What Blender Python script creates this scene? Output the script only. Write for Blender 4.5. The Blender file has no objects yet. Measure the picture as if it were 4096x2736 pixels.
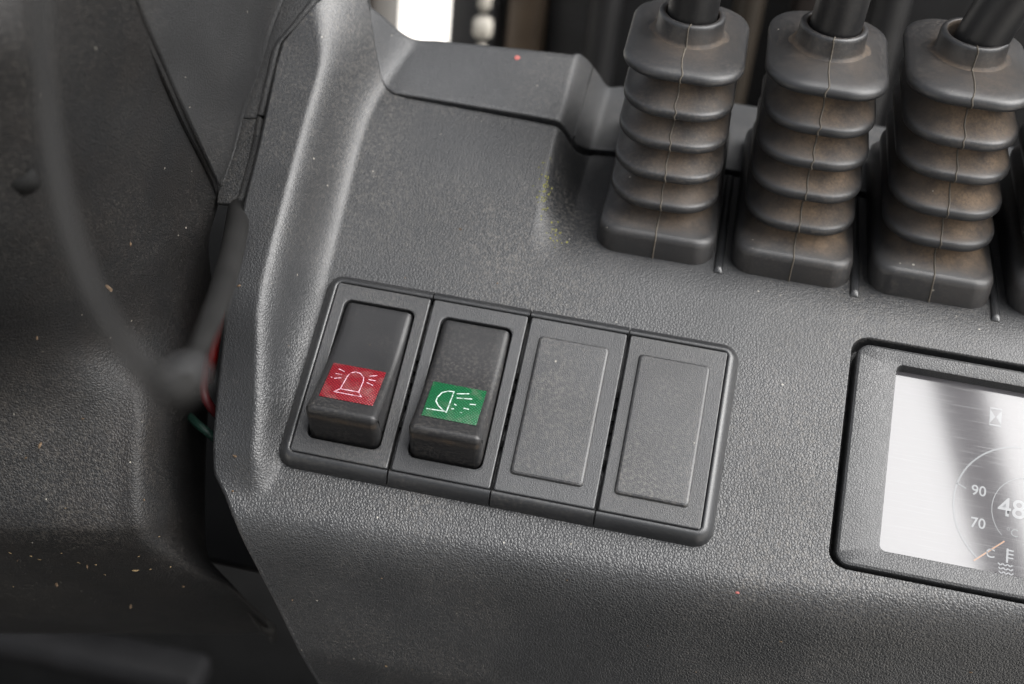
import bpy, math, random
import numpy as np
from mathutils import Matrix, Vector
random.seed(4)
rng = np.random.RandomState(7)
SC = bpy.context.scene
COL = SC.collection

# ------------------------------------------------------------------ camera, sky, sun, exposure
TILT = math.radians(32)                      # the dashboard leans towards the operator
PANEL = Matrix.Translation((0, 0, 0.95)) @ Matrix.Rotation(TILT, 4, 'X')   # dashboard plane -> world
cd = bpy.data.cameras.new('camera')
cam = bpy.data.objects.new('camera', cd)
COL.objects.link(cam)
cam.matrix_world = Matrix(((0.978535, -0.178833, 0.102414, 0.077577),
                           (0.185097, 0.544197, -0.818284, -0.261835),
                           (0.090603, 0.819676, 0.565617, 1.122562),
                           (0, 0, 0, 1)))
cd.sensor_width = 36
cd.lens = 45.25
cd.clip_start = 0.01
cd.clip_end = 500
cd.dof.use_dof = True
cd.dof.focus_distance = 0.300
cd.dof.aperture_fstop = 11
cd.dof.aperture_blades = 9
SC.camera = cam

SUN_EL, SUN_AZ = math.radians(54), math.radians(95)      # azimuth measured from +Y towards +X
w = bpy.data.worlds.new('World')
SC.world = w
w.use_nodes = True
nt = w.node_tree
bg = nt.nodes['Background']
sky = nt.nodes.new('ShaderNodeTexSky')
sky.sky_type = 'NISHITA'
sky.sun_disc = False
sky.sun_elevation = SUN_EL
sky.sun_rotation = SUN_AZ
sky.air_density = 1.0
sky.dust_density = 5.0
sky.ozone_density = 0.5
hs = nt.nodes.new('ShaderNodeHueSaturation')
hs.inputs['Saturation'].default_value = 0.22
nt.links.new(sky.outputs[0], hs.inputs['Color'])
nt.links.new(hs.outputs[0], bg.inputs[0])
bg.inputs[1].default_value = 0.05
sd = bpy.data.lights.new('sun', 'SUN')
sd.energy = 1.5
sd.angle = math.radians(64)
sd.color = (1.0, 0.992, 0.98)
sun = bpy.data.objects.new('sun', sd)
COL.objects.link(sun)
sdir = Vector((math.cos(SUN_EL) * math.sin(SUN_AZ), math.cos(SUN_EL) * math.cos(SUN_AZ), math.sin(SUN_EL)))
sun.rotation_euler = sdir.to_track_quat('Z', 'Y').to_euler()
sun.location = (0, 0, 3)
SC.view_settings.view_transform = 'Standard'
SC.view_settings.look = 'None'
SC.view_settings.gamma = 1
SC.view_settings.exposure = 2.65

# ------------------------------------------------------------------ helpers
MM = 0.001
IDENT = Matrix.Identity(4)

def mesh(name, verts, faces, mat, smooth=True, attr=None, sharp=None):
    me = bpy.data.meshes.new(name)
    v = np.asarray(verts, float) * MM
    me.from_pydata(v.tolist(), [], [tuple(int(i) for i in f) for f in faces])
    me.update()
    if smooth:
        me.polygons.foreach_set('use_smooth', [True] * len(me.polygons))
        if sharp:
            me.set_sharp_from_angle(angle=math.radians(sharp))
    if attr is not None:
        a = me.attributes.new('dust', 'FLOAT', 'POINT')
        a.data.foreach_set('value', np.asarray(attr, np.float32))
    if mat:
        me.materials.append(mat)
    return me

def link(name, me, parent=None, mat4=None):
    o = bpy.data.objects.new(name, me)
    COL.objects.link(o)
    if parent is not None:
        o.parent = parent
    elif mat4 is not None:
        o.matrix_world = mat4
    return o

def thing(name, label, cat, group=None, me=None, m=None):
    o = link(name, me, None, PANEL if m is None else m)
    o['label'] = label
    o['category'] = cat
    if group:
        o['group'] = group
    return o

def grid_faces(nr, nc, flip=False, closed=False):
    f = []
    for r in range(nr - 1):
        for c in range(nc if closed else nc - 1):
            c2 = (c + 1) % nc
            q = (r * nc + c, r * nc + c2, (r + 1) * nc + c2, (r + 1) * nc + c)
            f.append(q[::-1] if flip else q)
    return f

def rrect(x0, y0, x1, y1, r, n=8, rs=None):
    """rounded rectangle, counter-clockwise, fixed number of points"""
    rs = rs or (r, r, r, r)
    P = []
    for (cx, cy, a0, rr) in ((x1, y1, 0, rs[0]), (x0, y1, 90, rs[1]), (x0, y0, 180, rs[2]), (x1, y0, 270, rs[3])):
        sx = -1 if cx == x1 else 1
        sy = -1 if cy == y1 else 1
        for k in range(n + 1):
            a = math.radians(a0 + 90 * k / n)
            P.append((cx + sx * rr + rr * math.cos(a), cy + sy * rr + rr * math.sin(a)))
    return P

def loft(rings, cap0=False, cap1=False):
    """rings: lists of 3D points, equal length, closed"""
    n = len(rings[0])
    V = [p for r in rings for p in r]
    F = grid_faces(len(rings), n, closed=True)
    if cap0:
        F.append(tuple(range(n))[::-1])
    if cap1:
        b = (len(rings) - 1) * n
        F.append(tuple(range(b, b + n)))
    return V, F

def tube(path, rad, n=14, caps=True):
    P = [Vector(p) for p in path]
    rings = []
    up = None
    for i, p in enumerate(P):
        t = (P[min(i + 1, len(P) - 1)] - P[max(i - 1, 0)]).normalized()
        if up is None:
            up = t.orthogonal().normalized()
        up = (up - t * up.dot(t)).normalized()
        b = t.cross(up)
        r = rad[i] if hasattr(rad, '__len__') else rad
        rings.append([tuple(p + (up * math.cos(a) + b * math.sin(a)) * r) for a in np.linspace(0, 2 * math.pi, n, endpoint=False)])
    return loft(rings, caps, caps)

def spline(pts, n=8):
    """Catmull-Rom through points of any dimension"""
    P = np.array(pts, float)
    P = np.vstack([2 * P[0] - P[1], P, 2 * P[-1] - P[-2]])
    out = []
    for i in range(1, len(P) - 2):
        for k in range(n):
            t = k / n
            a, b, c, d = P[i - 1], P[i], P[i + 1], P[i + 2]
            out.append(0.5 * (2 * b + (c - a) * t + (2 * a - 5 * b + 4 * c - d) * t * t + (3 * b - a - 3 * c + d) * t ** 3))
    out.append(P[-2])
    return np.array(out)

def box(x0, y0, z0, x1, y1, z1, b=0.0):
    """box with bevelled edges (chamfer b)"""
    if b <= 0:
        V = [(x, y, z) for z in (z0, z1) for (x, y) in ((x0, y0), (x1, y0), (x1, y1), (x0, y1))]
        return V, [(3, 2, 1, 0), (4, 5, 6, 7), (0, 1, 5, 4), (1, 2, 6, 5), (2, 3, 7, 6), (3, 0, 4, 7)]
    rings = []
    for (zz, i) in ((z0, b), (z0 + b, 0), (z1 - b, 0), (z1, b)):
        rings.append([(x, y, zz) for (x, y) in rrect(x0 + i, y0 + i, x1 - i, y1 - i, max(b - i, 0) + 0.3 * b, 2)])
    return loft(rings, True, True)

class MB:
    def __init__(s):
        s.v, s.f = [], []
    def add(s, vf):
        n = len(s.v)
        s.v += [tuple(p) for p in vf[0]]
        s.f += [tuple(i + n for i in f) for f in vf[1]]
        return s

# ------------------------------------------------------------------ materials
def N(t, kind, **kw):
    n = t.nodes.new(kind)
    for k, v in kw.items():
        if k in n.bl_rna.properties:
            setattr(n, k, v)
        else:
            n.inputs[k.replace('_', ' ')].default_value = v
    return n

def ramp(t, src, lo, hi, a=0.0, b=1.0):
    m = t.nodes.new('ShaderNodeMapRange')
    m.inputs['From Min'].default_value = lo
    m.inputs['From Max'].default_value = hi
    m.inputs['To Min'].default_value = a
    m.inputs['To Max'].default_value = b
    t.links.new(src, m.inputs['Value'])
    return m.outputs[0]

def math_(t, op, a, b):
    m = t.nodes.new('ShaderNodeMath')
    m.operation = op
    for i, x in enumerate((a, b)):
        if isinstance(x, (int, float)):
            m.inputs[i].default_value = x
        else:
            t.links.new(x, m.inputs[i])
    return m.outputs[0]

def mixc(t, fac, a, b):
    m = t.nodes.new('ShaderNodeMix')
    m.data_type = 'RGBA'
    for s, x in ((0, fac), (6, a), (7, b)):
        if isinstance(x, (int, float)):
            m.inputs[s].default_value = x
        elif isinstance(x, tuple):
            m.inputs[s].default_value = (*x, 1)
        else:
            t.links.new(x, m.inputs[s])
    return m.outputs[2]

def plastic(name, col, rough=0.5, spec=0.35, grain=900, gs=0.35, leather=0.0, dust=0.25, specks=0.5,
            dustcol=(0.20, 0.18, 0.155), brown=0.0, attr=False, mott=0.2, fine=0.3, vary=None):
    m = bpy.data.materials.new(name)
    m.use_nodes = True
    t = m.node_tree
    bs = t.nodes['Principled BSDF']
    tc = t.nodes.new('ShaderNodeTexCoord')
    oi = t.nodes.new('ShaderNodeObjectInfo')
    vm = t.nodes.new('ShaderNodeVectorMath'); vm.operation = 'ADD'
    t.links.new(tc.outputs['Object'], vm.inputs[0])
    rnd = t.nodes.new('ShaderNodeVectorMath'); rnd.operation = 'SCALE'
    rnd.inputs[0].default_value = (1.3, 2.1, 0.7)
    t.links.new(oi.outputs['Random'], rnd.inputs['Scale'])
    t.links.new(rnd.outputs[0], vm.inputs[1])
    P = vm.outputs[0]
    def noise(scale, detail=3, rough_=0.55):
        n = N(t, 'ShaderNodeTexNoise', Scale=scale, Detail=detail, Roughness=rough_)
        t.links.new(P, n.inputs['Vector'])
        return n
    # grain
    nd = noise(grain * 0.55, 2)
    dv = t.nodes.new('ShaderNodeVectorMath'); dv.operation = 'SCALE'
    dv.inputs['Scale'].default_value = 0.9 / grain
    t.links.new(nd.outputs['Color'], dv.inputs[0])
    av = t.nodes.new('ShaderNodeVectorMath'); av.operation = 'ADD'
    t.links.new(P, av.inputs[0]); t.links.new(dv.outputs[0], av.inputs[1])
    vo = N(t, 'ShaderNodeTexVoronoi', feature='DISTANCE_TO_EDGE', Scale=grain)
    t.links.new(av.outputs[0], vo.inputs['Vector'])
    cell = ramp(t, vo.outputs['Distance'], 0.0, 0.28)
    fn = noise(grain * 2.2, 3).outputs['Fac']
    h = math_(t, 'ADD', cell, math_(t, 'MULTIPLY', fn, fine))
    if leather:
        vl = N(t, 'ShaderNodeTexVoronoi', feature='DISTANCE_TO_EDGE', Scale=grain * 0.42)
        t.links.new(av.outputs[0], vl.inputs['Vector'])
        h = math_(t, 'ADD', h, math_(t, 'MULTIPLY', ramp(t, vl.outputs['Distance'], 0.0, 0.12), leather))
    bp = N(t, 'ShaderNodeBump', Strength=gs, Distance=0.00022)
    t.links.new(h, bp.inputs['Height'])
    if vary:
        sx = t.nodes.new('ShaderNodeSeparateXYZ')
        t.links.new(tc.outputs['Object'], sx.inputs[0])
        t.links.new(math_(t, 'MULTIPLY', ramp(t, sx.outputs[1], vary[0], vary[1], 1.0, vary[2]), gs), bp.inputs['Strength'])
    t.links.new(bp.outputs[0], bs.inputs['Normal'])
    # colour: uneven fading, settled dust, pale specks
    c = mixc(t, ramp(t, noise(28, 4).outputs['Fac'], 0.3, 0.7), tuple(x * (1 - mott) for x in col), tuple(x * (1 + mott) for x in col))
    big = ramp(t, noise(16, 5, 0.65).outputs['Fac'], 0.42, 0.72)
    sm = ramp(t, noise(1300, 2).outputs['Fac'], 0.45, 0.75)
    dm = math_(t, 'MULTIPLY', math_(t, 'MULTIPLY', big, sm), dust)
    c = mixc(t, dm, c, dustcol)
    if attr:
        at = t.nodes.new('ShaderNodeAttribute'); at.attribute_name = 'dust'
        am = math_(t, 'MULTIPLY', at.outputs['Fac'], ramp(t, noise(120, 5, 0.65).outputs['Fac'], 0.25, 0.65))
        am = math_(t, 'MULTIPLY', am, ramp(t, noise(1500, 2).outputs['Fac'], 0.2, 0.7, 0.45, 1.0))
        am = math_(t, 'MINIMUM', am, 0.95)
        c = mixc(t, am, c, (0.105, 0.075, 0.050))
    if brown:
        bm = math_(t, 'MULTIPLY', ramp(t, noise(60, 6, 0.7).outputs['Fac'], 0.4, 0.7), brown)
        c = mixc(t, bm, c, (0.06, 0.04, 0.026))
    vs = N(t, 'ShaderNodeTexVoronoi', Scale=330)
    t.links.new(P, vs.inputs['Vector'])
    sep = t.nodes.new('ShaderNodeSeparateColor')
    t.links.new(vs.outputs['Color'], sep.inputs[0])
    sz = math_(t, 'MULTIPLY', math_(t, 'POWER', sep.outputs[1], 3.0), 0.085)
    sp = math_(t, 'MULTIPLY', math_(t, 'LESS_THAN', vs.outputs['Distance'], math_(t, 'ADD', sz, 0.02)),
               math_(t, 'GREATER_THAN', sep.outputs[0], 1 - 0.6 * specks))
    c = mixc(t, math_(t, 'MULTIPLY', sp, 0.65), c, (0.22, 0.205, 0.175))
    t.links.new(c, bs.inputs['Base Color'])
    rr = math_(t, 'ADD', math_(t, 'MULTIPLY', dm, 0.3), ramp(t, noise(45, 4).outputs['Fac'], 0.3, 0.7, rough - 0.05, rough + 0.06))
    if attr:
        rr = math_(t, 'ADD', rr, math_(t, 'MULTIPLY', at.outputs['Fac'], 0.32))
    t.links.new(rr, bs.inputs['Roughness'])
    if attr:
        t.links.new(ramp(t, at.outputs['Fac'], 0, 1, spec, spec * 0.35), bs.inputs['Specular IOR Level'])
    bs.inputs['Specular IOR Level'].default_value = spec
    return m

def plain(name, col, rough=0.5, spec=0.4, metal=0.0, noise_scale=0, amt=0.3):
    m = bpy.data.materials.new(name)
    m.use_nodes = True
    t = m.node_tree
    bs = t.nodes['Principled BSDF']
    bs.inputs['Roughness'].default_value = rough
    bs.inputs['Specular IOR Level'].default_value = spec
    bs.inputs['Metallic'].default_value = metal
    tc = t.nodes.new('ShaderNodeTexCoord')
    n = N(t, 'ShaderNodeTexNoise', Scale=noise_scale or 40, Detail=4)
    t.links.new(tc.outputs['Object'], n.inputs['Vector'])
    c = mixc(t, ramp(t, n.outputs['Fac'], 0.3, 0.7), tuple(x * (1 - amt) for x in col), tuple(min(1, x * (1 + amt)) for x in col))
    t.links.new(c, bs.inputs['Base Color'])
    return m

M_dash = plastic('dash_plastic', (0.0125, 0.0130, 0.0140), 0.46, 0.54, grain=1350, gs=0.46, leather=0.4, dust=0.30, specks=0.55, vary=(-0.060, 0.02, 0.42))
M_cover = plastic('rear_cover_plastic', (0.024, 0.0248, 0.0262), 0.46, 0.5, grain=1500, gs=0.3, dust=0.3, specks=0.3)
M_switch = plastic('switch_plastic', (0.0165, 0.017, 0.0182), 0.43, 0.48, grain=2300, gs=0.18, dust=0.28, specks=0.5, mott=0.3)
M_frame = plastic('frame_plastic', (0.0125, 0.013, 0.014), 0.34, 0.48, grain=2600, gs=0.12, dust=0.12, specks=0.25)
M_rocker = plastic('rocker_plastic', (0.009, 0.009, 0.0096), 0.4, 0.32, grain=2600, gs=0.10, dust=0.22, specks=0.6, attr=True)
M_bezel = plastic('bezel_plastic', (0.019, 0.0195, 0.0205), 0.45, 0.48, grain=1700, gs=0.3, dust=0.15, specks=0.2)
M_boot = plastic('boot_rubber', (0.0135, 0.0139, 0.015), 0.4, 0.44, grain=2600, gs=0.10, dust=0.35, specks=0.5, attr=True, dustcol=(0.13, 0.11, 0.09))
M_seam = plastic('boot_seam_rubber', (0.05, 0.043, 0.034), 0.6, 0.25, grain=2600, gs=0.1, dust=0.5, specks=0.4)
M_shaft = plastic('lever_paint', (0.006, 0.006, 0.0065), 0.46, 0.30, grain=2600, gs=0.04, dust=0.05, specks=0.4)
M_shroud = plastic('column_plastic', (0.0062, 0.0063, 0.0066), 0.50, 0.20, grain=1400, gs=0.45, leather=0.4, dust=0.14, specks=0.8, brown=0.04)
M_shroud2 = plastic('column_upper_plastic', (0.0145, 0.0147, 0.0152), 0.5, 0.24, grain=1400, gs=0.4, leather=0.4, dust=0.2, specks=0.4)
M_cable = plain('cable_rubber', (0.009, 0.0088, 0.0086), 0.65, 0.12)
M_knot = plain('cable_knot_grey', (0.045, 0.045, 0.047), 0.5, 0.35)
M_black = plain('cavity_black', (0.006, 0.006, 0.006), 0.8, 0.1)
M_mast = plain('mast_black_paint', (0.010, 0.010, 0.0105), 0.45, 0.3)
M_bronze = plain('bronze_brown_steel', (0.040, 0.028, 0.018), 0.5, 0.3)
M_brown = plain('dark_brown_steel', (0.016, 0.012, 0.010), 0.5, 0.3)
M_mast2 = plain('dim_grey_hose', (0.010, 0.010, 0.0105), 0.55, 0.2)
M_brown2 = plain('brownish_hose', (0.018, 0.014, 0.010), 0.55, 0.2)
M_beige = plain('beige_chain_steel', (0.24, 0.225, 0.195), 0.5, 0.4, 0.0, 60, 0.3)
M_pedal = plain('grey_pedal_paint', (0.007, 0.007, 0.0075), 0.6, 0.08)
M_red = plain('red_wire', (0.22, 0.007, 0.006), 0.45, 0.3)
M_dred = plain('dark_red_wire', (0.10, 0.012, 0.014), 0.4, 0.4)
M_green = plain('green_wire', (0.006, 0.026, 0.018), 0.5, 0.4)
M_concrete = plain('pale_concrete', (0.52, 0.495, 0.455), 0.9, 0.2, 0, 3, 0.15)
M_floor = plain('cab_floor_rubber', (0.012, 0.012, 0.012), 0.8, 0.2)
M_mud = plain('dried_mud', (0.062, 0.043, 0.028), 0.95, 0.05, 0, 900, 0.5)
M_straw = plain('straw', (0.11, 0.078, 0.04), 0.9, 0.2, 0, 500, 0.4)
M_pink = plain('pink_speck', (0.24, 0.075, 0.068), 0.85, 0.2)
def worn(name, col, under, lo, hi):
    m = plain(name, col, 0.6, 0.2, 0, 2500, 0.3)
    t = m.node_tree
    bs = t.nodes['Principled BSDF']
    src = bs.inputs['Base Color'].links[0].from_socket
    tc = t.nodes.new('ShaderNodeTexCoord')
    n = N(t, 'ShaderNodeTexNoise', Scale=900, Detail=4)
    t.links.new(tc.outputs['Object'], n.inputs['Vector'])
    t.links.new(mixc(t, ramp(t, n.outputs['Fac'], lo, hi), src, under), bs.inputs['Base Color'])
    return m
M_icon = worn('icon_print', (0.34, 0.22, 0.26), (0.12, 0.01, 0.016), 0.48, 0.72)
M_icon2 = worn('worn_icon_print', (0.26, 0.30, 0.28), (0.006, 0.08, 0.03), 0.50, 0.70)
M_moss = plain('yellow_green_powder', (0.13, 0.125, 0.035), 0.95, 0.1, 0, 900, 0.4)

def lens_mat(name, col, col2):
    m = bpy.data.materials.new(name)
    m.use_nodes = True
    t = m.node_tree
    bs = t.nodes['Principled BSDF']
    tc = t.nodes.new('ShaderNodeTexCoord')
    hs_ = []
    for ang in (38, -52):
        mp = t.nodes.new('ShaderNodeMapping')
        mp.inputs['Rotation'].default_value = (0, 0, math.radians(ang))
        t.links.new(tc.outputs['Object'], mp.inputs['Vector'])
        wv = N(t, 'ShaderNodeTexWave', Scale=560.0)
        wv.inputs['Distortion'].default_value = 0
        t.links.new(mp.outputs[0], wv.inputs['Vector'])
        hs_.append(wv.outputs['Fac'])
    h = math_(t, 'MULTIPLY', hs_[0], hs_[1])
    n = N(t, 'ShaderNodeTexNoise', Scale=260, Detail=4)
    t.links.new(tc.outputs['Object'], n.inputs['Vector'])
    c = mixc(t, h, col, col2)
    c = mixc(t, ramp(t, n.outputs['Fac'], 0.5, 0.85, 0, 0.35), c, (0.14, 0.12, 0.11))
    t.links.new(c, bs.inputs['Base Color'])
    bp = N(t, 'ShaderNodeBump', Strength=0.3, Distance=0.0002)
    t.links.new(h, bp.inputs['Height'])
    t.links.new(bp.outputs[0], bs.inputs['Normal'])
    bs.inputs['Roughness'].default_value = 0.32
    bs.inputs['Specular IOR Level'].default_value = 0.28
    return m
M_lens_red = lens_mat('red_lens', (0.060, 0.0025, 0.005), (0.17, 0.006, 0.011))
M_lens_green = lens_mat('green_lens', (0.002, 0.032, 0.011), (0.004, 0.096, 0.034))

def glass_mat():
    m = bpy.data.materials.new('screen_glass')
    m.use_nodes = True
    t = m.node_tree
    bs = t.nodes['Principled BSDF']
    bs.inputs['Base Color'].default_value = (0.015, 0.017, 0.02, 1)
    bs.inputs['IOR'].default_value = 1.60
    tc = t.nodes.new('ShaderNodeTexCoord')
    out = None
    for ang, sx, sy in ((8, 60, 2600), (-14, 70, 3000), (-24, 60, 2600)):
        mp = t.nodes.new('ShaderNodeMapping')
        mp.inputs['Rotation'].default_value = (0, 0, math.radians(ang))
        mp.inputs['Scale'].default_value = (sx, sy, 1)
        t.links.new(tc.outputs['Object'], mp.inputs['Vector'])
        n = N(t, 'ShaderNodeTexNoise', Scale=1.0, Detail=2)
        t.links.new(mp.outputs[0], n.inputs['Vector'])
        s = ramp(t, n.outputs['Fac'], 0.60, 0.72)
        out = s if out is None else math_(t, 'MAXIMUM', out, s)
    t.links.new(ramp(t, out, 0, 1, 0.068, 0.10), bs.inputs['Roughness'])
    t.links.new(mixc(t, math_(t, 'MULTIPLY', out, 0.15), (0.050, 0.048, 0.051), (0.10, 0.10, 0.105)), bs.inputs['Base Color'])
    return m
M_glass = glass_mat()

def lit(name, col, e):
    m = bpy.data.materials.new(name)
    m.use_nodes = True
    bs = m.node_tree.nodes['Principled BSDF']
    bs.inputs['Base Color'].default_value = (*col, 1)
    bs.inputs['Emission Color'].default_value = (*col, 1)
    bs.inputs['Emission Strength'].default_value = e
    bs.inputs['Roughness'].default_value = 0.12
    bs.inputs['IOR'].default_value = 1.60
    return m
M_lit = lit('lit_pixels', (0.07, 0.072, 0.075), 0.3)
M_litdim = lit('dim_lit_pixels', (0.05, 0.052, 0.055), 0.25)
M_litorange = lit('orange_lit_pixels', (0.11, 0.06, 0.035), 0.2)

# ------------------------------------------------------------------ shape of the dashboard (mm in the dashboard's plane)
def smin(a, b, k):
    h = np.clip(.5 + .5 * (b - a) / k, 0, 1)
    return b * (1 - h) + a * h - k * h * (1 - h)
def smax(a, b, k):
    return -smin(-a, -b, k)
def sst(x):
    x = np.clip(x, 0, 1)
    return x * x * (3 - 2 * x)
Z0 = -3.5
def H(X, Y):
    X = np.asarray(X, float); Y = np.asarray(Y, float)
    z = Z0 + 0 * X
    wd = sst((X - 43.5) / 10.)
    z = z - .466 * smax(Y - 23, 0 * Y, 8) * wd                 # deck of the levers drops to the back
    z = z - .22 * smax(Y - 50, 0 * Y, 10) * (1 - wd)
    yf = np.interp(X, [-40, 8, 39, 79, 128, 171, 260], [-68, -65, -63, -61, -57, -52, -44])
    z = smin(z, Z0 + 1.65 * (Y - yf - 1.5), 9)                      # rolled front edge
    z = z - 2.2 * smax(-(Y + 84.5 - .03 * (X - 12)), 0 * Y, 1.5)        # undercut below the front face
    xc = np.interp(Y, [-60, -50, -38, -26, -17, 1.6, 25, 38, 52, 70, 85], [-4, -6, -8, -10.5, -12.3, -13.6, -14.7, -15.3, -15.6, -15.5, -15])
    hc = smin(11 + 0 * Y, 11 + (Y + 14) * .33, 3)
    hc = hc + .25 * smax(Y - 58, 0 * Y, 10) - 1.3 * smax(-51 - Y, 0 * Y, 5)
    left = hc + 1.5 + (.12 + .22 * sst((-10 - Y) / 14)) * (X - xc)
    wall = hc + 1.5 - 2.4 * (X - xc)
    kr = 6.2 + 1.2 * smax(Y - 56, 0 * Y, 6)
    return smax(z, smin(left, wall, kr), 8.5)                   # raised side rail

LEFT = np.array([(-125, 39), (-91.6, 13.4), (-84.4, 7.9), (-74.7, 1), (-65.8, -6), (-57.2, -12.3), (-52.7, -16.2), (-44.7, -18.2), (-34.8, -19.8),
                 (-25, -20.8), (-14.8, -21.8), (-3.5, -23.2), (11.9, -25), (28.5, -26.2), (40.5, -27.5), (52.6, -28.8), (59.4, -28.9),
                 (65, -26.1), (73.4, -21.3), (85, -14.5), (98, -7)], float)
def Xleft(y):
    return np.interp(y, LEFT[:, 0], LEFT[:, 1])
COVER_SEAM = np.array([(-40, 104), (-20, 92), (-14, 84), (-11.4, 78.1), (-8.9, 71.2), (-6, 64.5), (-4, 62), (-1.5, 60.5), (3, 60.0), (12, 59.8), (35, 59.2), (43, 58.8),
                 (46, 58.2), (48, 57.4), (49.8, 58.0), (52, 60.6), (54, 62.2), (62, 63), (260, 63)], float)
SEAM = np.array([(-40, 60.5), (-1.5, 60.5), (3, 60.0), (12, 59.8), (35, 59.2), (43, 58.8),
                 (46, 58.2), (48, 57.4), (49.8, 58.0), (52, 60.6), (54, 62.2), (62, 63), (260, 63)], float)
REAR = np.array([(-20, 92.2), (-14, 84.2), (-12.2, 79.3), (-8.7, 80.4), (-4.2, 81.1), (4.7, 82.8), (29.3, 84.9), (43, 85.8), (46, 88.5), (50, 93.5), (57, 97), (260, 98)], float)
DISP = (126.8, -46.1, 232.0, 12.0)                             # recess of the instrument display
def sd_rect(X, Y, x0, y0, x1, y1, r):
    qx = np.abs(X - (x0 + x1) / 2) - (x1 - x0) / 2 + r
    qy = np.abs(Y - (y0 + y1) / 2) - (y1 - y0) / 2 + r
    return np.hypot(np.maximum(qx, 0), np.maximum(qy, 0)) + np.minimum(np.maximum(qx, qy), 0) - r

dash = thing('dashboard', 'dark grey grained plastic dashboard with raised side rail and rolled front edge', 'dashboard')
xs = np.concatenate([np.linspace(0, 1, 96)[:-1] - 2,           # conforming columns, marked below 0
                     np.arange(30, 43, 1.0), np.arange(43, 53, 0.35), np.arange(53, 122, 1.0), np.arange(122, 133, 0.22), np.arange(133, 226, 3.0), np.arange(226, 262, 2.0)])
ys = np.concatenate([np.arange(-125, -51, 0.9), np.arange(-51, -41, 0.22), np.arange(-41, 5, 1.0), np.arange(5, 15, 0.22), np.arange(15, 40, 1.0)])
ks = np.linspace(0, 1, 24)
rows = []
for y in ys:
    xl = Xleft(y)
    X = np.where(xs < 0, xl + (xs + 2) * (30 - xl), xs)
    rows.append((X, np.full_like(X, y)))
for s in ks[0:]:
    ynom = 40 + s * 50
    xl0 = Xleft(40.)
    X = np.where(xs < 0, xl0 + (xs + 2) * (30 - xl0), xs)
    for it in range(12):                                       # left edge follows the cut, top edge follows the seam
        Yt = np.interp(X, SEAM[:, 0], SEAM[:, 1])
        Y = 40 + s * (Yt - 40)
        xl = Xleft(Y[0])
        X = np.where(xs < 0, xl + (xs + 2) * (30 - xl), xs)
    rows.append((X, Y))
GX = np.array([r[0] for r in rows]); GY = np.array([r[1] for r in rows])
GZ = H(GX, GY)
d = sd_rect(GX, GY, *DISP, 4.0)
GZ = GZ - 7.0 * sst((0.15 - d) / 0.45)
# turn the edge down along the seam
GX = np.vstack([GX, GX[-1:]]); GY = np.vstack([GY, GY[-1:] + 0.25]); GZ = np.vstack([GZ, GZ[-1:] - 0.5])
GX = np.vstack([GX, GX[-1:]]); GY = np.vstack([GY, GY[-1:] + 0.05]); GZ = np.vstack([GZ, GZ[-1:] - 6])
V = np.stack([GX, GY, GZ], -1).reshape(-1, 3)
py = np.linspace(60.5, 95, 50)
pr = np.interp(py, [60.5, 62, 64.5, 71.2, 78.1, 84, 92, 95], [-1.5, -4, -6, -8.9, -11.4, -14, -20, -22])
pl = np.minimum(np.array([Xleft(y) for y in py]), pr - 0.2)
PX = pl[:, None] + (pr - pl)[:, None] * np.linspace(0, 1, 60)
PY = py[:, None] + 0 * PX
PZ = H(PX, PY)
PX = np.hstack([PX, PX[:, -1:] + 0.05]); PY = np.hstack([PY, PY[:, -1:]]); PZ = np.hstack([PZ, PZ[:, -1:] - 5])
tp = MB().add((V.tolist(), grid_faces(*GX.shape))).add((np.stack([PX, PY, PZ], -1).reshape(-1, 3).tolist(), grid_faces(*PX.shape)))
tpm = mesh('top_panel', tp.v, tp.f, M_dash)
vn = np.zeros(len(tp.v) * 3); tpm.vertices.foreach_get('normal', vn); vn = vn.reshape(-1, 3)
tv = np.array(tp.v)
e_ = 0.05
hz = H(tv[:, 0], tv[:, 1])
an = np.stack([-(H(tv[:, 0] + e_, tv[:, 1]) - H(tv[:, 0] - e_, tv[:, 1])) / (2 * e_), -(H(tv[:, 0], tv[:, 1] + e_) - H(tv[:, 0], tv[:, 1] - e_)) / (2 * e_), np.ones(len(tv))], -1)
an /= np.linalg.norm(an, axis=1)[:, None]
sel = (tv[:, 0] < 2) & (np.abs(hz - tv[:, 2]) < 0.02)
vn[sel] = an[sel]
tpm.normals_split_custom_set_from_vertices(vn.tolist())
link('top_panel', tpm, dash)
# edge skirt along the cut on the left
E = np.vstack([V.reshape(*GX.shape, 3)[:-2, 0], np.stack([PX, PY, PZ], -1)[1:, 0]])
T = np.gradient(E[:, :2], axis=0)
T /= np.linalg.norm(T, axis=1)[:, None] + 1e-9
T = np.stack([np.convolve(np.pad(T[:, i], 6, 'edge'), np.ones(13) / 13, 'valid') for i in (0, 1)], -1)
nout = np.stack([-T[:, 1], T[:, 0]], -1)
SK = [E]
for (o, dz) in ((0.5, -0.25), (0.8, -0.8), (0.9, -2.0), (1.0, -12), (1.0, -42)):
    SK.append(np.column_stack([E[:, :2] + nout * o, E[:, 2] + dz]))
SK = np.array(SK)
link('edge_skirt', mesh('edge_skirt', SK.reshape(-1, 3), grid_faces(SK.shape[0], SK.shape[1], True), M_dash), dash)

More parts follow.
